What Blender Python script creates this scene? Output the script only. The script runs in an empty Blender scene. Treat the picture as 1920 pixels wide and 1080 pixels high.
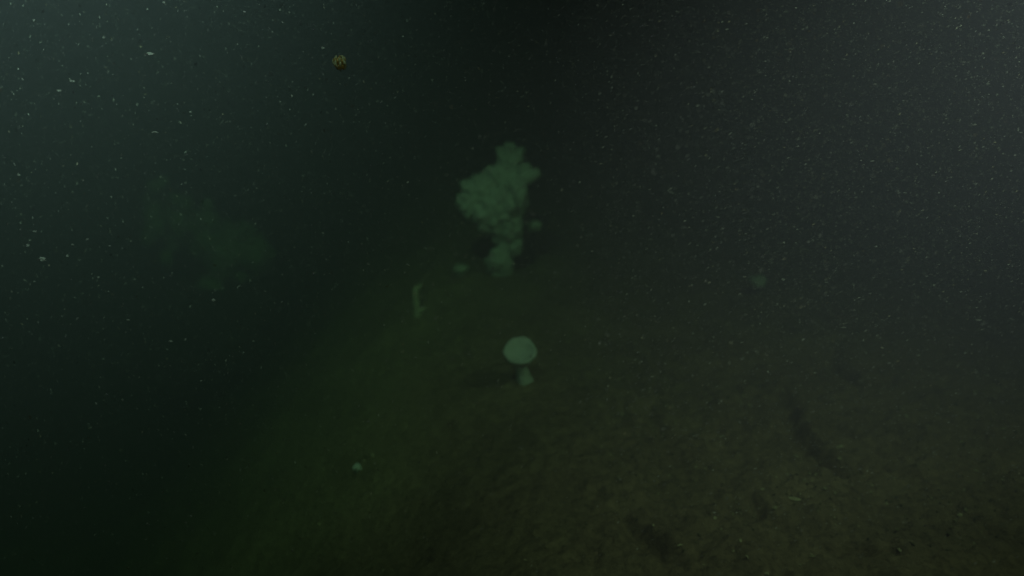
import bpy, bmesh, math, random
import numpy as np
from mathutils import Vector, Matrix, noise as mnoise

random.seed(7)
rng = np.random.default_rng(11)
scene = bpy.context.scene
col = scene.collection
R = math.radians

# ------------------------------------------------------------------ camera
F_PX = 1663.0                       # focal length in pixels of the 1920 wide picture
CAM_H, PITCH = 1.5, R(20.0)
cam_d = bpy.data.cameras.new('camera')
cam_d.sensor_width = 36.0
cam_d.lens = 36.0 * F_PX / 1920.0
cam_d.clip_start = 0.02
cam_d.clip_end = 500.0
cam_d.dof.use_dof = True
cam_d.dof.focus_distance = 2.2
cam_d.dof.aperture_fstop = 1.25
cam = bpy.data.objects.new('camera', cam_d)
cam.location = (0, 0, CAM_H)
cam.rotation_euler = (R(90) - PITCH, 0, 0)
col.objects.link(cam)
scene.camera = cam

# ------------------------------------------------------------------ world: no daylight reaches this depth
w = bpy.data.worlds.new('World')
scene.world = w
w.use_nodes = True
bg = w.node_tree.nodes['Background']
bg.inputs['Color'].default_value = (0.0, 0.02, 0.02, 1)
bg.inputs['Strength'].default_value = 0.01

vs = scene.view_settings
vs.view_transform = 'Standard'
vs.look = 'None'
vs.exposure = 0.0
vs.gamma = 1.0
vs.use_curve_mapping = False
cy = scene.cycles
cy.use_denoising = True
cy.denoiser = 'OPENIMAGEDENOISE'
cy.denoising_input_passes = 'RGB_ALBEDO_NORMAL'
cy.denoising_prefilter = 'ACCURATE'
cy.use_adaptive_sampling = False
cy.max_bounces = 4
cy.diffuse_bounces = 2
cy.glossy_bounces = 1
cy.volume_bounces = 0
cy.transmission_bounces = 2
cy.sample_clamp_indirect = 2.0

W_SR = 13.6                          # lamp watts for one watt per steradian on axis
# two lamps of the vehicle that carries the camera, then an added fill lamp: (position, aim point, watts, cone, colour)
LAMPS = [
    ((-0.70, 1.20, 3.35), (-2.54, 4.0, 0.887), 76.0 * W_SR, R(96.0), (0.68, 1.0, 1.20)),
    ((1.70, 1.80, 2.35), (-0.09, 4.0, -1.676), 7.4 * W_SR, R(110.0), (0.735, 1.0, 0.941)),
    ((0.70, 0.03, 1.90), (-0.25, 4.0, -0.64), 4.1 * W_SR, R(48.0), (0.735, 1.0, 0.941)),  # added fill lamp near the camera, softens shadows from the right lamp
]
# water: scattering and absorption per metre
SIG_S = (0.136, 0.1055, 0.1555)
SIG_A = (0.2475, 0.204, 0.277)
ANISO = 0.052

# ------------------------------------------------------------------ helpers
def link(o, parent=None):
    col.objects.link(o)
    if parent is not None:
        o.parent = parent
    return o

def tag(o, label=None, cat=None, group=None, kind=None):
    if label: o['label'] = label
    if cat: o['category'] = cat
    if group: o['group'] = group
    if kind: o['kind'] = kind
    return o

def empty(name, loc, rz=0.0):
    o = bpy.data.objects.new(name, None)
    o.empty_display_size = 0.05
    o.location = loc
    o.rotation_euler = (0, 0, rz)
    return link(o)

def mesh_obj(name, bm, mat, parent=None, smooth=True):
    me = bpy.data.meshes.new(name)
    bm.normal_update()
    bm.to_mesh(me); bm.free()
    if smooth:
        for p in me.polygons: p.use_smooth = True
    me.materials.append(mat)
    return link(bpy.data.objects.new(name, me), parent)

def np_mesh(name, v, f, mat, smooth=False):
    """v (n,3), f (m,3 or 4) arrays -> object"""
    me = bpy.data.meshes.new(name)
    k = f.shape[1]
    me.vertices.add(len(v)); me.vertices.foreach_set('co', v.astype(np.float32).ravel())
    me.loops.add(f.size); me.loops.foreach_set('vertex_index', f.astype(np.int32).ravel())
    me.polygons.add(len(f))
    me.polygons.foreach_set('loop_start', np.arange(0, f.size, k, dtype=np.int32))
    me.polygons.foreach_set('loop_total', np.full(len(f), k, dtype=np.int32))
    me.polygons.foreach_set('use_smooth', np.full(len(f), smooth))
    me.update(calc_edges=True)
    me.materials.append(mat)
    return bpy.data.objects.new(name, me)

def ray(px, py):
    """direction through a pixel of the 1920x1080 photograph"""
    d = Vector(((px - 960) / F_PX, -(py - 540) / F_PX, -1.0))
    return (cam.rotation_euler.to_matrix() @ d).normalized()

def in_water(px, py, dist):
    return Vector(cam.location) + ray(px, py) * dist

# ------------------------------------------------------------------ materials
def new_mat(name):
    m = bpy.data.materials.new(name)
    m.use_nodes = True
    nt = m.node_tree
    b = nt.nodes['Principled BSDF']
    b.inputs['Specular IOR Level'].default_value = 0.15
    b.inputs['Roughness'].default_value = 0.9
    return m, nt, b

def ramp(nt, stops):
    r = nt.nodes.new('ShaderNodeValToRGB')
    e = r.color_ramp.elements
    while len(e) < len(stops): e.new(0.5)
    for q, (p, c) in zip(e, stops):
        q.position = p; q.color = (*c, 1)
    return r

def tex_noise(nt, scale, detail=5, rough=0.6, vec=None):
    n = nt.nodes.new('ShaderNodeTexNoise')
    n.inputs['Scale'].default_value = scale
    n.inputs['Detail'].default_value = detail
    n.inputs['Roughness'].default_value = rough
    if vec is None:
        tc = nt.nodes.new('ShaderNodeTexCoord'); vec = tc.outputs['Object']
    nt.links.new(vec, n.inputs['Vector'])
    return n

def noise_mat(name, stops, scale, bump=0.0, bscale=40, bdist=0.004, rough=0.9):
    m, nt, b = new_mat(name)
    b.inputs['Roughness'].default_value = rough
    n = tex_noise(nt, scale)
    r = ramp(nt, stops)
    nt.links.new(n.outputs['Fac'], r.inputs['Fac'])
    nt.links.new(r.outputs['Color'], b.inputs['Base Color'])
    if bump:
        n2 = tex_noise(nt, bscale, 6, 0.65)
        bp = nt.nodes.new('ShaderNodeBump')
        bp.inputs['Strength'].default_value = bump
        bp.inputs['Distance'].default_value = bdist
        nt.links.new(n2.outputs['Fac'], bp.inputs['Height'])
        nt.links.new(bp.outputs['Normal'], b.inputs['Normal'])
    return m

def island_mat(name, stops):
    m, nt, b = new_mat(name)
    g = nt.nodes.new('ShaderNodeNewGeometry')
    r = ramp(nt, stops)
    nt.links.new(g.outputs['Random Per Island'], r.inputs['Fac'])
    nt.links.new(r.outputs['Color'], b.inputs['Base Color'])
    return m

def see_through(m, share):
    """fluffy or jelly-like matter: part of the light passes through to the far side"""
    nt = m.node_tree
    b = nt.nodes['Principled BSDF']
    tr = nt.nodes.new('ShaderNodeBsdfTranslucent')
    src = b.inputs['Base Color'].links[0].from_socket
    nt.links.new(src, tr.inputs['Color'])
    mx = nt.nodes.new('ShaderNodeMixShader')
    mx.inputs[0].default_value = share
    nt.links.new(b.outputs[0], mx.inputs[1]); nt.links.new(tr.outputs[0], mx.inputs[2])
    nt.links.new(mx.outputs[0], nt.nodes['Material Output'].inputs['Surface'])

def sediment_mat():
    m, nt, b = new_mat('sediment')
    big = tex_noise(nt, 3.1, 6, 0.62)
    r = ramp(nt, [(0.30, (0.25, 0.160, 0.106)), (0.50, (0.315, 0.201, 0.134)), (0.68, (0.40, 0.258, 0.172))])
    nt.links.new(big.outputs['Fac'], r.inputs['Fac'])
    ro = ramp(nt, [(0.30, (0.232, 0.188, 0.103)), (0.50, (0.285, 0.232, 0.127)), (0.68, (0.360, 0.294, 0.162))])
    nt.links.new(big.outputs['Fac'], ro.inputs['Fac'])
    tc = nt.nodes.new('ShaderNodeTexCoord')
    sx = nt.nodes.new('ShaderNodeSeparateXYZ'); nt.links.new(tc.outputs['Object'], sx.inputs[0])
    green_cast = tex_noise(nt, 0.9, 4, 0.6)
    ma = nt.nodes.new('ShaderNodeMath'); ma.operation = 'MULTIPLY_ADD'      # green of light through the water, painted in more leftwards and farther out
    nt.links.new(green_cast.outputs['Fac'], ma.inputs[0]); ma.inputs[1].default_value = 1.6
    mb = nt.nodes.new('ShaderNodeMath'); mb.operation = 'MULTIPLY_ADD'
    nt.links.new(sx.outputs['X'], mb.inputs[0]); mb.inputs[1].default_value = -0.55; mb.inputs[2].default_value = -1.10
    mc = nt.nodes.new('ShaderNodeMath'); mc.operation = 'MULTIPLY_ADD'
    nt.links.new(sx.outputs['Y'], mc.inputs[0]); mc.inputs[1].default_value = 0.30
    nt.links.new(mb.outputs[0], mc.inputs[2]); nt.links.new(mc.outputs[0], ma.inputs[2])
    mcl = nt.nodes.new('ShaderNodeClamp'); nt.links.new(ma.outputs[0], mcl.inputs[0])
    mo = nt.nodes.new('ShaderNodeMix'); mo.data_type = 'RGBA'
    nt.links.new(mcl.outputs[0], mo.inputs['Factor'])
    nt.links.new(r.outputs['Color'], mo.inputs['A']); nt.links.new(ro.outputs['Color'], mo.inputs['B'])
    fine = tex_noise(nt, 42, 7, 0.72)
    r2 = ramp(nt, [(0.32, (0.62, 0.62, 0.62)), (0.52, (1.15, 1.15, 1.12)), (0.70, (1.65, 1.65, 1.58))])
    nt.links.new(fine.outputs['Fac'], r2.inputs['Fac'])
    mx = nt.nodes.new('ShaderNodeMix'); mx.data_type = 'RGBA'; mx.blend_type = 'MULTIPLY'
    mx.inputs['Factor'].default_value = 1.0
    nt.links.new(mo.outputs['Result'], mx.inputs['A'])
    nt.links.new(r2.outputs['Color'], mx.inputs['B'])
    nt.links.new(mx.outputs['Result'], b.inputs['Base Color'])
    n2 = tex_noise(nt, 75, 6, 0.7)
    bp = nt.nodes.new('ShaderNodeBump')
    bp.inputs['Strength'].default_value = 0.9
    bp.inputs['Distance'].default_value = 0.014
    nt.links.new(n2.outputs['Fac'], bp.inputs['Height'])
    nt.links.new(bp.outputs['Normal'], b.inputs['Normal'])
    b.inputs['Roughness'].default_value = 1.0
    return m

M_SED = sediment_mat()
M_SPONGE = noise_mat('glass_sponge', [(0.30, (0.52, 0.55, 0.50)), (0.55, (0.74, 0.77, 0.72)), (0.75, (0.83, 0.85, 0.80))], 14, 0.7, 55, 0.006)
M_SPONGE2 = noise_mat('dusty_sponge', [(0.30, (0.42, 0.44, 0.38)), (0.60, (0.66, 0.68, 0.60))], 18, 0.7, 60, 0.005)
M_FINGER = noise_mat('finger_sponge', [(0.30, (0.50, 0.46, 0.33)), (0.65, (0.70, 0.65, 0.48))], 30, 0.5, 80, 0.003)
M_STALK = noise_mat('sponge_stalk', [(0.30, (0.46, 0.48, 0.42)), (0.65, (0.66, 0.68, 0.62))], 30, 0.5, 80, 0.003)
M_SNOW = island_mat('marine_snow', [(0.0, (0.42, 0.34, 0.36)), (0.5, (0.62, 0.50, 0.53)), (0.85, (0.88, 0.74, 0.78)), (1.0, (0.72, 0.50, 0.36))])
M_FLAKE = noise_mat('snow_flake', [(0.3, (0.62, 0.52, 0.54)), (0.7, (0.85, 0.72, 0.75))], 300)
M_GRIT = island_mat('grit', [(0.0, (0.10, 0.08, 0.05)), (0.55, (0.26, 0.19, 0.10)), (0.8, (0.50, 0.40, 0.25)), (1.0, (0.80, 0.66, 0.46))])
M_SHELL = noise_mat('shell', [(0.3, (0.55, 0.42, 0.27)), (0.7, (0.80, 0.64, 0.44))], 90, 0.4, 200, 0.002, 0.6)
M_JELLY = noise_mat('jelly_body', [(0.3, (0.70, 0.42, 0.13)), (0.7, (0.88, 0.58, 0.22))], 300, 0, rough=0.4)
M_COMB = noise_mat('jelly_comb', [(0.3, (0.80, 0.66, 0.42)), (0.7, (0.92, 0.80, 0.60))], 400, 0, rough=0.5)
for _m, _q in ((M_SNOW, 0.5), (M_FLAKE, 0.5), (M_JELLY, 0.75), (M_COMB, 0.7)): see_through(_m, _q)
M_ROCK = noise_mat('rock', [(0.3, (0.05, 0.045, 0.035)), (0.7, (0.10, 0.085, 0.06))], 6, .6, 25, .01)
M_METAL = noise_mat('vehicle_frame', [(0.3, (0.10, 0.10, 0.10)), (0.7, (0.16, 0.16, 0.16))], 20, rough=0.5)
M_BLACK = noise_mat('lamp_black', [(0.3, (0.02, 0.02, 0.02)), (0.7, (0.035, 0.035, 0.035))], 20, rough=0.4)
M_LENS, _nt, _b = new_mat('lamp_lens')
_b.inputs['Base Color'].default_value = (0.8, 0.85, 0.85, 1)
_b.inputs['Roughness'].default_value = 0.15

# ------------------------------------------------------------------ seabed
def vnoise(x, y, seed):
    xi = np.floor(x).astype(np.int64); yi = np.floor(y).astype(np.int64)
    xf = x - xi; yf = y - yi
    u = xf * xf * xf * (xf * (xf * 6 - 15) + 10); v = yf * yf * yf * (yf * (yf * 6 - 15) + 10)
    def h(a, b):
        n = (a * 374761393 + b * 668265263 + seed * 974711) & 0x7fffffff
        n = ((n ^ (n >> 13)) * 1274126177) & 0x7fffffff
        return ((n ^ (n >> 16)) & 0xffff) / 65535.0 - 0.5
    a = h(xi, yi); b = h(xi + 1, yi); c = h(xi, yi + 1); d = h(xi + 1, yi + 1)
    return (a * (1 - u) + b * u) * (1 - v) + (c * (1 - u) + d * u) * v

def fbm(x, y, seed, octs, gain=0.5):
    s = 0; a = 1.0
    for k in range(octs):
        s = s + a * vnoise(x * (2.03 ** k) + 17.3 * k, y * (2.03 ** k) - 9.1 * k, seed + k)
        a *= gain
    return s

def sstep(a, b, x):
    t = np.clip((x - a) / (b - a), 0, 1)
    return t * t * (3 - 2 * t)

def base_height(x, y):
    x = np.asarray(x, float); y = np.asarray(y, float)
    edge = 0.105 - 0.096 * (y - 3.0) + 0.25 * fbm(x * 0.0 + 3.1, y * 0.8, 5, 2)
    drop = -2.02 * sstep(0.0, 3.0, edge - x)
    und = 0.035 * fbm(x * 0.9, y * 0.9, 21, 2)
    und = und * np.clip(1.0, 0, 1)
    fall = -0.05 * np.clip(y - 4.0, 0, 9) * sstep(0.3, 1.5, edge - x)
    return drop + fall + und - 0.012

def to_ground(px, py, hfun=base_height):
    o = Vector(cam.location); d = ray(px, py)
    t, prev = 0.3, 0.3
    while t < 60:
        p = o + d * t
        if p.z < float(hfun(p.x, p.y)):
            lo, hi = prev, t
            for _ in range(24):
                mid = 0.5 * (lo + hi); p = o + d * mid
                if p.z < float(hfun(p.x, p.y)): hi = mid
                else: lo = mid
            return o + d * hi
        prev = t; t += 0.02
    return o + d * t

# furrows seen in the mud, traced as pixel lines and laid on the ground (half width m, depth m, points)
FURROWS = [
    (0.030, 0.060, [(1462, 742), (1480, 775), (1497, 815), (1525, 850), (1570, 880), (1612, 888), (1645, 868)]),
    (0.026, 0.034, [(1160, 965), (1185, 1000), (1225, 1034), (1262, 1052), (1292, 1052)]),
    (0.032, 0.060, [(1555, 668), (1585, 700), (1625, 718), (1668, 716)]),
    (0.024, 0.024, [(1215, 765), (1240, 815), (1270, 862)]),
    (0.018, 0.024, [(1405, 935), (1428, 966), (1462, 992)]),
    (0.018, 0.035, [(1600, 1033), (1650, 1038), (1705, 1040)]),
    (0.026, 0.012, [(770, 1040), (830, 1056), (900, 1040)]),
    (0.020, 0.020, [(1355, 940), (1378, 962)]),
    (0.024, 0.030, [(1840, 985), (1900, 1010)]),
    (0.026, 0.020, [(1135, 760), (1160, 800)]),
]
SEGS = []
for hw, dp, pts in FURROWS:
    g = [to_ground(*p) for p in pts]
    SEGS.append((hw, dp, np.array([[p.x, p.y] for p in g])))

def seg_dist(x, y, P):
    best = np.full(x.shape, 1e9); side = np.zeros(x.shape); along = np.zeros(x.shape)
    n = len(P) - 1
    for i in range(n):
        ax, ay = P[i]; bx, by = P[i + 1]
        dx, dy = bx - ax, by - ay; L2 = dx * dx + dy * dy
        t = np.clip(((x - ax) * dx + (y - ay) * dy) / L2, 0, 1)
        ex, ey = x - ax - t * dx, y - ay - t * dy
        d = np.hypot(ex, ey)
        s = np.sign(dx * ey - dy * ex)
        m = d < best
        best = np.where(m, d, best); side = np.where(m, s, side); along = np.where(m, (i + t) / n, along)
    return best, side, along

def full_height(x, y):
    x = np.atleast_1d(np.asarray(x, float)); y = np.atleast_1d(np.asarray(y, float))
    z = base_height(x, y)
    near = np.exp(-((np.hypot(x - 0.3, y - 2.6) / 6.0) ** 4))
    rough = 0.050 * fbm(x * 3.5, y * 3.5, 33, 3) + 0.042 * np.abs(fbm(x * 11, y * 11, 41, 4, 0.6)) + 0.012 * fbm(x * 40, y * 40, 57, 2)
    patch = 0.35 + 0.65 * sstep(-0.3, 0.7, x) * (1 - 0.6 * sstep(2.8, 4.2, y))
    z = z + rough * near * patch
    for hw, dp, P in SEGS:
        m = (x > P[:, 0].min() - .3) & (x < P[:, 0].max() + .3) & (y > P[:, 1].min() - .3) & (y < P[:, 1].max() + .3)
        if not m.any(): continue
        xm, ym = x[m], y[m]
        wob = 0.02 * fbm(xm * 14, ym * 14, 77, 2)
        d, s, al = seg_dist(xm + wob, ym - wob, P)
        fade = np.clip(np.minimum(al, 1 - al) * 6 + 0.35, 0, 1)
        tr = -dp * np.exp(-(d / hw) ** 2.4) * fade
        berm = 0.35 * dp * np.exp(-((d - 2.0 * hw) / (1.3 * hw)) ** 2) * np.where(s > 0, 1.0, 0.45) * fade
        z[m] += tr + berm
    return z

def axis(lo, hi, step, far, n):
    core = np.arange(lo, hi + 1e-6, step)
    g = np.geomspace(step * 2, far, n)
    return np.concatenate([lo - g[::-1], core, hi + g])

ax_x = axis(-2.6, 2.6, 0.011, 60, 40)
ax_y = axis(0.9, 6.0, 0.011, 60, 40)
GX, GY = np.meshgrid(ax_x, ax_y)
GZ = full_height(GX.ravel(), GY.ravel())
nx, ny = len(ax_x), len(ax_y)
V = np.stack([GX.ravel(), GY.ravel(), GZ], 1)
ii = (np.arange(ny - 1)[:, None] * nx + np.arange(nx - 1)[None, :]).ravel()
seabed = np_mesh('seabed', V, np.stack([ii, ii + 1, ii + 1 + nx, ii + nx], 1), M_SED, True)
link(seabed)
tag(seabed, kind='structure')

def gz(x, y):
    return float(full_height(x, y)[0])

def on_ground(px, py):
    p = to_ground(px, py, lambda a, b: full_height(a, b)[0])
    return Vector((p.x, p.y, gz(p.x, p.y)))

# ------------------------------------------------------------------ sponges
def blob_bm(rad, sub=4, amp=0.18, freq=2.2, seed=0, top_dent=0.0, fine=0.0):
    """a lumpy closed body, rad = (rx, ry, rz), centred on the origin, with a sunken mouth on top if asked"""
    bm = bmesh.new()
    bmesh.ops.create_icosphere(bm, subdivisions=sub, radius=1.0)
    off = Vector((seed * 3.17, seed * 1.91, -seed * 2.3))
    for v in bm.verts:
        n = v.co.normalized()
        k = 1 + amp * 2 * mnoise.fractal(n * freq + off, 1.0, 2.0, 3)
        if fine: k += fine * mnoise.noise(n * freq * 5 + off)
        p = n * k
        if top_dent and n.z > 0.55:
            t = (n.z - 0.55) / 0.45
            p.z -= top_dent * (t * t * (3 - 2 * t))
        v.co = Vector((p.x * rad[0], p.y * rad[1], p.z * rad[2]))
    return bm

def tube_bm(pts, radii, seg=14, wob=0.1, seed=0, cap=True):
    bm = bmesh.new()
    rings = []
    n = len(pts)
    for i, (p, r) in enumerate(zip(pts, radii)):
        p = Vector(p)
        t = (Vector(pts[min(i + 1, n - 1)]) - Vector(pts[max(i - 1, 0)])).normalized()
        a = t.orthogonal().normalized() if abs(t.z) < 0.99 else Vector((1, 0, 0))
        a = (Vector((1, 0, 0)) - t * t.x).normalized() if abs(t.x) < 0.95 else Vector((0, 1, 0))
        b = t.cross(a)
        ring = []
        for k in range(seg):
            th = 2 * math.pi * k / seg
            d = a * math.cos(th) + b * math.sin(th)
            rr = r * (1 + wob * mnoise.noise(d * 1.7 + Vector((seed, i * 0.6, 0))))
            ring.append(bm.verts.new(p + d * rr))
        rings.append(ring)
    for i in range(n - 1):
        for k in range(seg):
            bm.faces.new((rings[i][k], rings[i][(k + 1) % seg], rings[i + 1][(k + 1) % seg], rings[i + 1][k]))
    if cap:
        bm.faces.new(rings[0][::-1]); bm.faces.new(rings[-1])
    return bm

def resample(pts, radii, n):
    P = np.array([list(p) + [r] for p, r in zip(pts, radii)], float)
    t = np.linspace(0, len(P) - 1, n)
    out = []
    for q in t:                                  # Catmull-Rom
        i = min(int(q), len(P) - 2); u = q - i
        p0, p1, p2, p3 = P[max(i - 1, 0)], P[i], P[i + 1], P[min(i + 2, len(P) - 1)]
        out.append(0.5 * (2 * p1 + (p2 - p0) * u + (2 * p0 - 5 * p1 + 4 * p2 - p3) * u * u + (3 * p1 - p0 - 3 * p2 + p3) * u ** 3))
    out = np.array(out)
    return out[:, :3], out[:, 3]

def cup_bm(R0, depth, thick, seed=0, frill=0.06, seg=80):
    """a shallow dish opening along +z, its point at the origin"""
    bm = bmesh.new()
    prof = []
    N = 9
    for i in range(N + 1):                        # outside, from the foot to the rim
        t = i / N
        prof.append((R0 * (0.13 + 0.87 * math.sin(t * math.pi / 2) ** 0.9), depth * t ** 1.5))
    for i in range(1, 4):                         # rounded rim
        a = math.pi * i / 4
        prof.append((R0 + thick * 0.5 * math.sin(a) * 0.7 - thick * 0.15 * i, depth + thick * 0.5 * (1 - math.cos(a))))
    for i in range(N):                            # inside back to the middle
        t = 1 - (i + 1) / N
        prof.append((R0 * 0.92 * max(t, 0.0) + 0.0005, depth * 0.45 + thick + depth * 0.55 * t ** 2.2))
    rings = []
    for j, (r, z) in enumerate(prof):
        ring = []
        for k in range(seg):
            th = 2 * math.pi * k / seg
            d = Vector((math.cos(th), math.sin(th), 0))
            w = min(1.0, r / R0)
            f = 1 + frill * w * (2.4 * mnoise.noise(d * 1.4 + Vector((seed, 0, 0))) + 0.8 * mnoise.noise(d * 4.0 + Vector((seed, 2, 0))))
            zz = z + depth * 0.14 * w * w * mnoise.noise(d * 1.9 + Vector((0, seed, 5)))
            ring.append(bm.verts.new((d.x * r * f, d.y * r * f, zz)))
        rings.append(ring)
    for j in range(len(rings) - 1):
        for k in range(seg):
            bm.faces.new((rings[j][k], rings[j][(k + 1) % seg], rings[j + 1][(k + 1) % seg], rings[j + 1][k]))
    bm.faces.new(rings[0][::-1]); bm.faces.new(rings[-1])
    return bm

# --- the stalked sponge with the dish-shaped cap in the middle of the picture
base = on_ground(985, 712)
dist = (base - Vector(cam.location)).length
s = dist / F_PX                                   # metres per photo pixel there
up = Vector((0, math.sin(PITCH), math.cos(PITCH)))
t = empty('stalked_sponge', base)
tag(t, 'pale stalked sponge with a wide dish-shaped cap, brightest thing near the centre', 'sponge')
p, r = resample([(0.008 * 0, 0, -0.02), (-6 * s, 0.0, 14 * s), (-10 * s, 0.006, 30 * s), (-9 * s, 0.012, 50 * s)],
                [15 * s, 13 * s, 10.5 * s, 7 * s], 14)
mesh_obj('stalk', tube_bm(p, r, 18, 0.25, 3), M_SPONGE, t)
mesh_obj('holdfast', blob_bm((15 * s, 14 * s, 6 * s), 3, 0.2, 2.0, 8), M_STALK, t)
capo = mesh_obj('cap', cup_bm(29.5 * s, 22 * s, 6 * s, 2.0, 0.026), M_SPONGE, t)
capo.location = (-9 * s, 0.012, 42 * s)
capo.rotation_euler = (R(33), R(-3), 0)

# --- the great clump of lobes behind it
base = on_ground(940, 512)
dist = (base - Vector(cam.location)).length
s = dist / F_PX
def loc_px(px, py, back=0.0):
    """a spot in the clump: photo pixel offset from its foot, measured in the upright plane through the foot"""
    return Vector(((px - 940) * s, back, (512 - py) * s / math.cos(PITCH - 0.1)))
t = empty('branching_sponge', base)
tag(t, 'tall clump of pale rounded sponge lobes on a narrow foot, the largest pale shape', 'sponge')
lobes = [  # px, py, rx, rz, ry(m), back(m), seed, dent, tilt
    (957, 322, 28, 24, .12, .30, 1, .25, -8),
    (958, 338, 42, 24, .09, .06, 2, .18, 10),
    (905, 365, 38, 40, .10, .05, 3, .22, -14),
    (886, 384, 26, 30, .08, .02, 4, .0, -20),
    (948, 380, 38, 44, .11, .00, 5, .15, 4),
    (972, 362, 18, 34, .07, -.04, 6, .20, 3),
    (925, 402, 40, 36, .09, -.01, 7, .0, 0),
    (958, 418, 22, 30, .06, -.03, 8, .0, 6),
    (944, 443, 22, 18, .05, .0, 9, .12, -10),
    (966, 458, 14, 26, .045, -.02, 10, .2, 12),
    (936, 487, 27, 26, .06, -.01, 11, .0, -6),
    (985, 330, 16, 18, .05, .03, 12, .2, 16),
]
for (px, py, rx, rz, ry, back, sd, dent, tilt) in lobes:
    o = mesh_obj('lobe', blob_bm((rx * s * .93, ry, rz * s * .93), 4, 0.20, 1.9, sd, dent, 0.10), M_SPONGE, t)
    o.location = loc_px(px, py, back)
    o.rotation_euler = (R(18), R(tilt), 0)
p, r = resample([(0, 0, -0.04), loc_px(944, 480), loc_px(952, 440), loc_px(950, 400)], [.055, .05, .04, .05], 12)
mesh_obj('foot', tube_bm(p, r, 16, 0.35, 5), M_SPONGE, t)
for (px, py, a, ln) in [(880, 372, -62, .05), (1000, 330, 55, .05), (978, 344, 28, .06), (930, 330, -22, .05)]:
    d = Vector((math.sin(R(a)), -0.25, math.cos(R(a))))
    p0 = loc_px(px, py, .0)
    p, r = resample([p0 - d * .05, p0, p0 + d * ln * .6], [.03, .028, .022], 8)
    mesh_obj('branch_tip', tube_bm(p, r, 14, 0.3, px), M_SPONGE, t)

# --- small neighbours
def small_ball(px, py, w_px, h_px, name, label, mat, seed, dent=0.25, lift=0):
    b0 = on_ground(px, py + h_px * 0.5 + lift)
    s_ = (b0 - Vector(cam.location)).length / F_PX
    t = empty(name, b0)
    tag(t, label, 'sponge', 'small pale sponges on the seabed')
    o = mesh_obj('body', blob_bm((w_px * .5 * s_, w_px * .48 * s_, h_px * .52 * s_), 4, 0.14, 1.8, seed, dent, .03), mat, t)
    o.location = (0, 0, (h_px * .5 + lift) * s_)
    if lift:
        p, r = resample([(0, 0, -.01), (2 * s_, 0, lift * .5 * s_), (0, 0, (lift + 4) * s_)], [3 * s_, 2 * s_, 3 * s_], 8)
        mesh_obj('stalk', tube_bm(p, r, 10, .3, seed), M_ROCK, t)
    if not lift: mesh_obj('holdfast', blob_bm((w_px * .30 * s_, w_px * .30 * s_, h_px * .16 * s_), 3, 0.2, 2.2, seed + 3), M_STALK, t)
    return t

small_ball(670, 876, 15, 15, 'ball_sponge', 'tiny round white sponge alone on the dark mud, lower left of centre', M_SPONGE, 21)
small_ball(1418, 526, 30, 22, 'button_sponge', 'small pale oval sponge alone far to the right', M_SPONGE, 22, .1, 14)
small_ball(998, 420, 33, 25, 'cushion_sponge', 'small pale cushion sponge just right of the big clump', M_SPONGE, 23, .25, 62)
small_ball(864, 503, 28, 20, 'mound_sponge', 'small dim sponge just left of the foot of the big clump', M_SPONGE2, 24)

base = on_ground(784, 590)
s = (base - Vector(cam.location)).length / F_PX
t = empty('finger_sponge', base)
tag(t, 'thin upright finger-like sponge with a short side branch at its foot', 'sponge')
p, r = resample([(0, 0, -.02), (-1 * s, 0, 14 * s), (-3 * s, 0, 32 * s), (-3 * s, 0, 46 * s), (-1 * s, .01, 55 * s)], [6.5 * s, 6.5 * s, 5.5 * s, 5.5 * s, 4 * s], 18)
mesh_obj('stem', tube_bm(p, r, 14, 0.3, 2), M_FINGER, t)
p, r = resample([(0, 0, 4 * s), (6 * s, -.004, 9 * s), (14 * s, -.006, 14 * s)], [5 * s, 4.5 * s, 3 * s], 10)
mesh_obj('side_branch', tube_bm(p, r, 12, 0.3, 6), M_FINGER, t)
p, r = resample([(-2 * s, 0, 49 * s), (5 * s, .02, 55 * s), (9 * s, .02, 58 * s)], [4 * s, 3 * s, 2 * s], 8)
mesh_obj('tip', tube_bm(p, r, 12, 0.3, 9), M_FINGER, t)

# --- the dim mass lower down the slope on the left
top = in_water(412, 532, 7.2)
s = 7.2 / F_PX
g0 = gz(top.x, top.y + 0.1)
rt = empty('rock_outcrop', (top.x, top.y + 0.1, g0))
tag(rt, 'dark rock outcrop under the dim sponge mound, almost lost in the dark water', 'rock')
hh = top.z - g0
for (dx, dy, rx, ry, zz, rz, sd) in [(0, 0, .42, .36, hh * .45, hh * .62, 51), (.28, .1, .36, .34, hh * .2, hh * .5, 52), (-.36, .12, .34, .32, hh * .25, hh * .55, 53)]:
    o = mesh_obj('boulder', blob_bm((rx, ry, rz), 4, .18, 1.7, sd, 0, .05), M_ROCK, rt)
    o.location = (dx, dy, zz)
base = Vector((top.x, top.y + 0.1, top.z))
t = empty('sponge_mound', base)
tag(t, 'very dim bushy sponge mound fading into the dark water on the left', 'sponge')
rs = random.Random(5)
for i in range(64):                              # lumps crowd in the middle and thin out to the upper left
    q = rs.gauss(0, 1) * .42
    along = rs.random() ** 1.3
    px_ = (35 - 150 * along + 48 * q) * s
    pz_ = (45 + 105 * along * rs.uniform(.5, 1.1) + 38 * rs.gauss(0, .5)) * s
    sz = (30 - 15 * along) * rs.uniform(.45, 1.1) * s
    o = mesh_obj('lobe', blob_bm((sz, sz * .9, sz * rs.uniform(.8, 1.3)), 3, .25, 1.9, 60 + i, .1, .06), M_SPONGE2, t)
    o.location = (px_, rs.uniform(-.12, .2), max(0.0, pz_))
mesh_obj('foot', blob_bm((.22, .2, .08), 4, .2, 2, 36), M_SPONGE, t)

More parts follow.
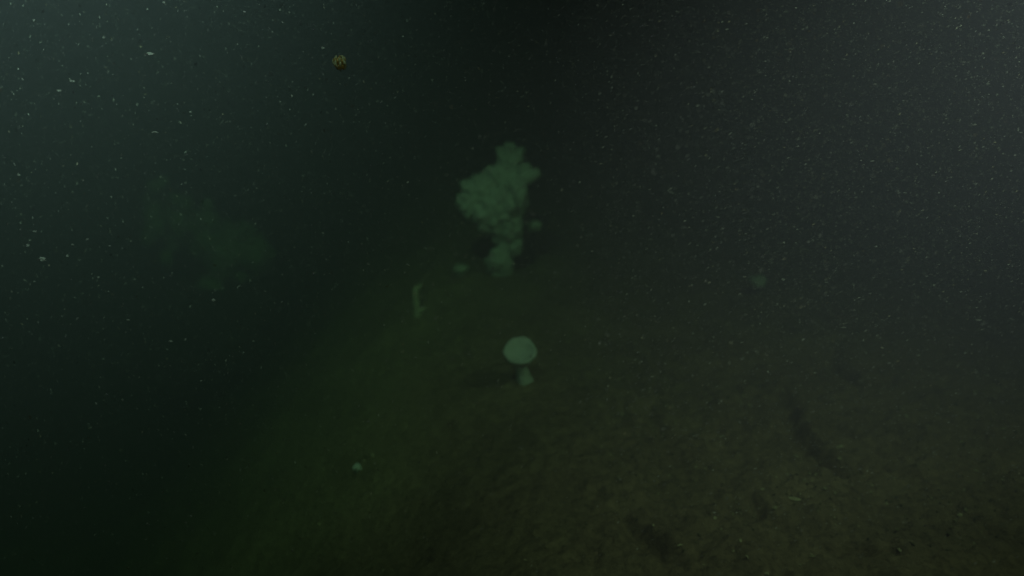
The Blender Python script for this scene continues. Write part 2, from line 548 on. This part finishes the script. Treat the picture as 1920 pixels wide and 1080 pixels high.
# ------------------------------------------------------------------ shell fragments on the mud
def shard_mesh(seed, n=9):
    """a broken curved bit of shell about one unit long"""
    rs = random.Random(seed)
    bm = bmesh.new()
    top, bot = [], []
    for k in range(n):
        a = 2 * math.pi * k / n
        rr = 0.5 * (0.65 + 0.5 * rs.random())
        x, y = math.cos(a) * rr, math.sin(a) * rr * 0.6
        z = 0.16 - 0.5 * (x * x + y * y)
        top.append(bm.verts.new((x, y, z + 0.05))); bot.append(bm.verts.new((x * 1.03, y * 1.03, z - 0.06)))
    ct = bm.verts.new((0, 0, 0.30)); cb = bm.verts.new((0, 0, 0.14))
    for k in range(n):
        q = (k + 1) % n
        bm.faces.new((top[k], top[q], ct)); bm.faces.new((bot[q], bot[k], cb)); bm.faces.new((top[q], top[k], bot[k], bot[q]))
    me = bpy.data.meshes.new('shell_fragment'); bm.normal_update(); bm.to_mesh(me); bm.free()
    me.materials.append(M_SHELL)
    return me
SHARDS = [shard_mesh(k) for k in range(5)]
FRAGS = [(1305, 876, 8), (1493, 856, 8), (1575, 838, 12), (1574, 860, 8), (1476, 890, 7), (1430, 918, 8), (1352, 993, 6),
         (1393, 742, 6), (1468, 732, 7), (1620, 894, 8), (1276, 1023, 11), (1388, 1014, 8), (1400, 1044, 8), (1522, 1041, 9),
         (1566, 984, 6), (1606, 986, 8), (1800, 966, 9), (1686, 1031, 9), (1438, 1076, 9), (1376, 1034, 8), (1565, 970, 6),
         (1803, 830, 9), (1540, 868, 7), (1357, 905, 6), (1700, 780, 7), (1160, 712, 8), (1250, 760, 6), (1880, 900, 8),
         (1760, 1000, 7), (1500, 1060, 7), (1635, 910, 6), (1320, 1060, 7), (985, 1050, 6), (1225, 985, 6)]
NTH = ['leftmost', 'second from left', 'third from left', 'fourth from left', 'fifth from left', 'sixth from left',
       'seventh from left', 'eighth from left', 'ninth from left', 'tenth from left']
def place_labels(pts, cols, rows, text):
    """tell look-alikes apart by their region of the picture and their order from the left in it"""
    reg = {}
    for i, q in enumerate(pts):
        c = [n for lim, n in cols if q[0] < lim][0]; r = [n for lim, n in rows if q[1] < lim][0]
        reg.setdefault((r, c), []).append((q[0], i))
    out = [None] * len(pts)
    for (r, c), l in reg.items():
        for k, (_, i) in enumerate(sorted(l)):
            out[i] = text(pts[i], ('only one' if len(l) == 1 else NTH[k]), r, c)
    return out
frag_labels = place_labels(FRAGS, [(1300, 'left'), (1420, 'middle'), (1560, 'right'), (1921, 'far right')],
                           [(800, 'farthest'), (900, 'far'), (1000, 'near'), (1081, 'nearest')],
                           lambda q, nth, r, c: '%s pale shell fragment, %s of those on the %s mud at %s' % ('small' if q[2] < 8 else 'larger', nth, r, c))
for i, (px, py, wp) in enumerate(FRAGS):
    b0 = on_ground(px, py)
    s_ = (b0 - Vector(cam.location)).length / F_PX
    o = bpy.data.objects.new('shell_fragment', SHARDS[i % 5])
    link(o)
    o.location = b0 + Vector((0, 0, -0.0005))
    k = wp * s_ * 1.15
    o.scale = (k, k, k * 1.1)
    o.rotation_euler = (R(random.uniform(5, 35)), R(random.uniform(-15, 15)), random.uniform(0, 6.28))
    tag(o, frag_labels[i], 'shell fragment', 'shell fragments scattered on the mud')
b0 = on_ground(1490, 937)
o = link(bpy.data.objects.new('shell_fragment', SHARDS[1])); s_ = (b0 - Vector(cam.location)).length / F_PX
o.location = b0 + Vector((0, 0, .001)); o.scale = (26 * s_, 13 * s_, 13 * s_); o.rotation_euler = (R(20), 0, R(-28))
tag(o, 'long pale shell splinter lying below the deepest curved furrow', 'shell fragment')
b0 = on_ground(1340, 972)
o = link(bpy.data.objects.new('shell_fragment', SHARDS[3])); s_ = (b0 - Vector(cam.location)).length / F_PX
o.location = b0 + Vector((0, 0, .001)); o.scale = (17 * s_, 12 * s_, 12 * s_); o.rotation_euler = (R(30), 0, R(70))
tag(o, 'upright pale shell chip beside a dark pit in the mud', 'shell fragment')

# ------------------------------------------------------------------ loose stuff: grit on the mud, snow in the water
OCT_V = np.array([(1, 0, 0), (-1, 0, 0), (0, 1, 0), (0, -1, 0), (0, 0, 1), (0, 0, -1)], float)
OCT_F = np.array([(0, 2, 4), (2, 1, 4), (1, 3, 4), (3, 0, 4), (2, 0, 5), (1, 2, 5), (3, 1, 5), (0, 3, 5)])

def scatter(name, pos, size, stretch, mat):
    n = len(pos)
    q = rng.normal(size=(n, 4)); q /= np.linalg.norm(q, axis=1)[:, None]
    a, b, c, d = q.T
    Rm = np.stack([1 - 2 * (c * c + d * d), 2 * (b * c - a * d), 2 * (b * d + a * c),
                   2 * (b * c + a * d), 1 - 2 * (b * b + d * d), 2 * (c * d - a * b),
                   2 * (b * d - a * c), 2 * (c * d + a * b), 1 - 2 * (b * b + c * c)], 1).reshape(n, 3, 3)
    sc = size[:, None] * np.stack([stretch, rng.uniform(.6, 1.1, n), rng.uniform(.45, .9, n)], 1)
    loc = OCT_V[None] * (1 + rng.uniform(-.35, .25, (n, 6, 1))) * sc[:, None, :]
    v = np.einsum('nij,nkj->nki', Rm, loc) + pos[:, None, :]
    f = OCT_F[None] + (np.arange(n) * 6)[:, None, None]
    o = np_mesh(name, v.reshape(-1, 3), f.reshape(-1, 3), mat)
    return link(o)

n = 14000
gx = rng.uniform(-0.9, 2.3, n); gy = rng.uniform(1.3, 4.4, n)
keep = fbm(gx * 2.2, gy * 2.2, 91, 3) + rng.uniform(-.25, .25, n) > 0.0
gx, gy = gx[keep], gy[keep]
gsz = 0.0018 + 0.0055 * rng.random(len(gx)) ** 3.5
o = scatter('grit', np.stack([gx, gy, full_height(gx, gy) + gsz * .2], 1), gsz, rng.uniform(.8, 1.8, len(gx)), M_GRIT)
tag(o, 'fine pale and brown grit strewn over the mud', 'grit', kind='stuff')

TET_V = np.array([(1.2, 0, 0), (-1.2, 0.15, 0.1), (0, 0.8, -0.5), (0, -0.5, 0.8)], float)
TET_F = np.array([(0, 2, 3), (1, 3, 2), (0, 1, 2), (0, 3, 1)])
n = 230000
pos = np.stack([rng.uniform(-2.0, 2.1, n), rng.uniform(1.5, 3.9, n), rng.uniform(-0.3, 2.0, n)], 1)
more = np.stack([rng.uniform(0.2, 2.1, 170000), rng.uniform(1.5, 3.9, 170000), rng.uniform(0.3, 2.0, 170000)], 1)   # thicker on the right
pos = np.concatenate([pos, more])
pos = pos[pos[:, 2] > base_height(pos[:, 0], pos[:, 1]) + 0.12]
n = len(pos)
ssz = 0.00048 + 0.0016 * rng.random(n) ** 6
# flakes lie roughly along the slow drift of the water: slanting on the right, sinking on the left
drift = np.stack([np.clip(0.5 + pos[:, 0], 0.05, 1.0), np.zeros(n), 0.62 * np.ones(n)], 1) + rng.normal(size=(n, 3)) * 0.28
drift /= np.linalg.norm(drift, axis=1)[:, None]
oth = np.cross(drift, rng.normal(size=(n, 3))); oth /= np.linalg.norm(oth, axis=1)[:, None]
thi = np.cross(drift, oth)
B = np.stack([drift * rng.uniform(.9, 2.2, n)[:, None], oth, thi], 2)
loc = TET_V[None] * (1 + rng.uniform(-.3, .3, (n, 4, 1))) * ssz[:, None, None]
v = np.einsum('nij,nkj->nki', B, loc) + pos[:, None, :]
f = TET_F[None] + (np.arange(n) * 4)[:, None, None]
o = link(np_mesh('marine_snow', v.reshape(-1, 3), f.reshape(-1, 3), M_SNOW))
tag(o, 'countless fine specks of marine snow hanging in the water', 'marine snow', kind='stuff')

# ------------------------------------------------------------------ single bright flakes that stand out
def flake_mesh(seed):
    bm = bmesh.new()
    bmesh.ops.create_icosphere(bm, subdivisions=2, radius=0.5)
    off = Vector((seed * 5.1, seed, 0))
    for v in bm.verts:
        v.co *= 1 + 1.1 * mnoise.noise(v.co * 3.1 + off)
        v.co.z *= 0.75; v.co.y *= 0.8
    me = bpy.data.meshes.new('snow_flake'); bm.normal_update(); bm.to_mesh(me); bm.free()
    me.materials.append(M_FLAKE)
    return me
FL = [flake_mesh(k) for k in range(5)]
FLAKES = [(358, 210, 5, 5, 1.2), (135, 152, 9, 5, 1.1), (110, 170, 12, 4, 1.1), (195, 70, 5, 5, 1.1), (290, 248, 12, 4, 1.3),
          (66, 434, 9, 4, 1.3), (52, 460, 6, 5, 1.3), (126, 480, 6, 5, 1.4), (164, 449, 6, 4, 1.4), (136, 459, 4, 5, 1.4),
          (185, 520, 5, 5, 1.5), (35, 328, 5, 6, 1.2), (320, 640, 9, 4, 1.6), (348, 637, 5, 5, 1.6), (240, 600, 6, 5, 1.6),
          (230, 750, 4, 7, 1.5), (377, 714, 4, 4, 1.6), (348, 816, 4, 6, 1.6), (358, 968, 5, 5, 1.7), (348, 980, 5, 5, 1.7),
          (606, 437, 4, 4, 1.6), (605, 90, 6, 6, 1.3), (547, 180, 5, 6, 1.4), (716, 190, 4, 4, 1.4), (970, 171, 4, 4, 1.6),
          (308, 5, 5, 5, 1.2), (458, 22, 4, 4, 1.3), (1480, 152, 5, 5, 1.3), (1482, 98, 5, 5, 1.3), (1436, 28, 5, 5, 1.3),
          (1470, 455, 5, 5, 1.5), (1468, 524, 6, 6, 1.5), (1200, 350, 4, 4, 1.7), (1272, 330, 4, 4, 1.6), (1582, 614, 9, 4, 1.4),
          (1440, 697, 5, 5, 1.6), (1834, 600, 9, 4, 1.2), (828, 566, 4, 4, 1.7), (754, 603, 4, 4, 1.7), (779, 670, 5, 4, 1.7),
          (938, 625, 3, 4, 1.7), (1097, 612, 4, 5, 1.7), (548, 1032, 4, 7, 1.7), (1828, 234, 7, 4, 1.2), (1640, 158, 6, 4, 1.3)]
def flake_text(q, nth, r, c):
    shape = 'flat' if q[2] > 1.5 * q[3] else ('tall' if q[3] > 1.3 * q[2] else 'round')
    return '%s pale flake, %s of larger flakes in the %s %s water' % (shape, nth, r, c)
flake_labels = place_labels(FLAKES, [(210, 'far left'), (500, 'left'), (1150, 'middle'), (1500, 'right'), (1921, 'far right')],
                            [(130, 'topmost'), (350, 'upper'), (560, 'central'), (800, 'lower'), (1081, 'lowest')], flake_text)
FAR = 2.35
for i, (px, py, wp, hp, dd) in enumerate(FLAKES):
    dd = FAR
    o = link(bpy.data.objects.new('snow_flake', FL[i % 5]))
    o.location = in_water(px, py, dd)
    k = dd / F_PX
    k *= 0.85
    o.scale = (wp * k, min(wp, hp) * k, hp * k)
    tag(o, flake_labels[i], 'snow flake', 'larger flakes of marine snow')
for px, py, wp, hp, dd, lab in [
        (400, 563, 7, 5, 1.6, 'brightest single flake in the dark water below the dim mound on the left'),
        (79, 486, 11, 7, 1.3, 'largest flake in the little group of flakes near the left edge'),
        (281, 101, 13, 5, 1.2, 'long flat pale flake high up on the left')]:
    o = link(bpy.data.objects.new('snow_flake', FL[2]))
    dd = FAR
    o.location = in_water(px, py, dd); k = dd / F_PX
    o.scale = (wp * k * 1.15, hp * k, hp * k * 1.1)
    tag(o, lab, 'snow flake', 'larger flakes of marine snow')

# ------------------------------------------------------------------ the small striped jelly, upper left
dd = 2.3
c = in_water(637, 118, dd); k = dd / F_PX
t = empty('comb_jelly', c)
t.rotation_euler = (R(-70), R(8), 0)
t.rotation_euler = (R(-18), R(-8), 0)
tag(t, 'tiny oval yellow-brown jelly with pale upright stripes drifting at upper left', 'jelly')
ra, rb = 10.5 * k, 13 * k
mesh_obj('body', blob_bm((ra * .9, ra * .9, rb * .86), 4, .22, 1.9, 44, .0, .05), M_JELLY, t)
for i in range(8):
    a = 2 * math.pi * (i + .35) / 8
    pts, rad = [], []
    lo_, hi_ = random.uniform(-78, -15), random.uniform(20, 74)
    for j in range(11):
        ph = R(lo_ + (hi_ - lo_) * j / 10)
        rr = 1.0 + 0.10 * math.sin(j * 0.9 + i)
        pts.append((math.cos(a) * math.cos(ph) * ra * rr, math.sin(a) * math.cos(ph) * ra * rr, math.sin(ph) * rb * rr))
        rad.append(1.9 * k * (0.5 + 0.5 * math.cos(ph)))
    mesh_obj('comb_row', tube_bm(pts, rad, 8, .4, i), M_COMB, t)

# ------------------------------------------------------------------ the vehicle that carries camera and lamps (behind the picture)
veh = empty('underwater_vehicle', (0, -0.35, 1.2))
tag(veh, 'dark tubular camera vehicle carrying two lamps on side booms and an added fill lamp', 'vehicle')
def vloc(p): return Vector(p) - Vector(veh.location)
def bar(name, a, b, r, mat=M_METAL, parent=veh):
    a, b = Vector(a), Vector(b)
    n_ = 6
    return mesh_obj(name, tube_bm([a.lerp(b, i / n_) for i in range(n_ + 1)], [r] * (n_ + 1), 14, 0), mat, parent)
bar('cross_bar', vloc((-1.36, -0.30, 2.12)), vloc((1.36, -0.30, 2.12)), .025)
bar('cross_bar', vloc((-.45, -0.30, 1.05)), vloc((.45, -0.30, 1.05)), .025)
for sx in (-1, 1):
    bar('upright', vloc((sx * .4, -.3, 1.03)), vloc((sx * .4, -.3, 2.12)), .022)
bar('camera_housing', vloc((0, -.42, 1.65)), vloc((0, -.10, 1.535)), .055)
bar('camera_mount', vloc((0, -.30, 1.60)), vloc((0, -.30, 2.12)), .018)
for (pos, aim, watts, cone, lc) in LAMPS:  # the last one is the added fill, housed like the others
    P, A = Vector(pos), Vector(aim)
    d = (A - P).normalized()
    n_ = 8
    pts = [vloc(P - d * .20).lerp(vloc(P - d * .015), i / n_) for i in range(n_ + 1)]
    h = mesh_obj('lamp_housing', tube_bm(pts, [.045, .058, .06, .06, .06, .06, .062, .07, .07], 20, 0), M_BLACK, veh)
    pts = [vloc(P - d * .016), vloc(P - d * .010)]
    mesh_obj('lens', tube_bm(pts, [.058, .055], 20, 0), M_LENS, h)
    bar('lamp_arm', vloc(P - d * .13), vloc((P.x, -.30, 2.12)), .016)
    L = bpy.data.lights.new('vehicle_or_fill_lamp', 'SPOT')
    L.energy = watts; L.color = lc; L.spot_size = cone; L.spot_blend = 1.0; L.shadow_soft_size = 0.04
    lo = link(bpy.data.objects.new('vehicle_or_fill_light', L), veh)
    lo.location = vloc(P)
    lo.rotation_euler = d.to_track_quat('-Z', 'Y').to_euler()

# ------------------------------------------------------------------ the murky water itself
bm = bmesh.new()
bmesh.ops.create_cube(bm, size=1.0)
for v in bm.verts:
    v.co = Vector((v.co.x * 170, v.co.y * 170 + 3, -4.2 if v.co.z < 0 else 4.0))
m = bpy.data.materials.new('murky_water'); m.use_nodes = True
nt = m.node_tree
for q in list(nt.nodes):
    if q.type != 'OUTPUT_MATERIAL': nt.nodes.remove(q)
pv = nt.nodes.new('ShaderNodeVolumePrincipled')
DENS = 0.6
cc = [a / DENS for a in SIG_S]
aa = [max(0.0, 1 - (x / DENS) / (1 - q)) ** 2 for x, q in zip(SIG_A, cc)]
pv.inputs['Color'].default_value = (*cc, 1)
pv.inputs['Absorption Color'].default_value = (*aa, 1)
pv.inputs['Density'].default_value = DENS
pv.inputs['Anisotropy'].default_value = ANISO
nt.links.new(pv.outputs['Volume'], nt.nodes['Material Output'].inputs['Volume'])
me = bpy.data.meshes.new('haze'); bm.to_mesh(me); bm.free(); me.materials.append(m)
haze = link(bpy.data.objects.new('haze', me))
tag(haze, 'murky dark green water filling the whole scene', 'water', kind='stuff')
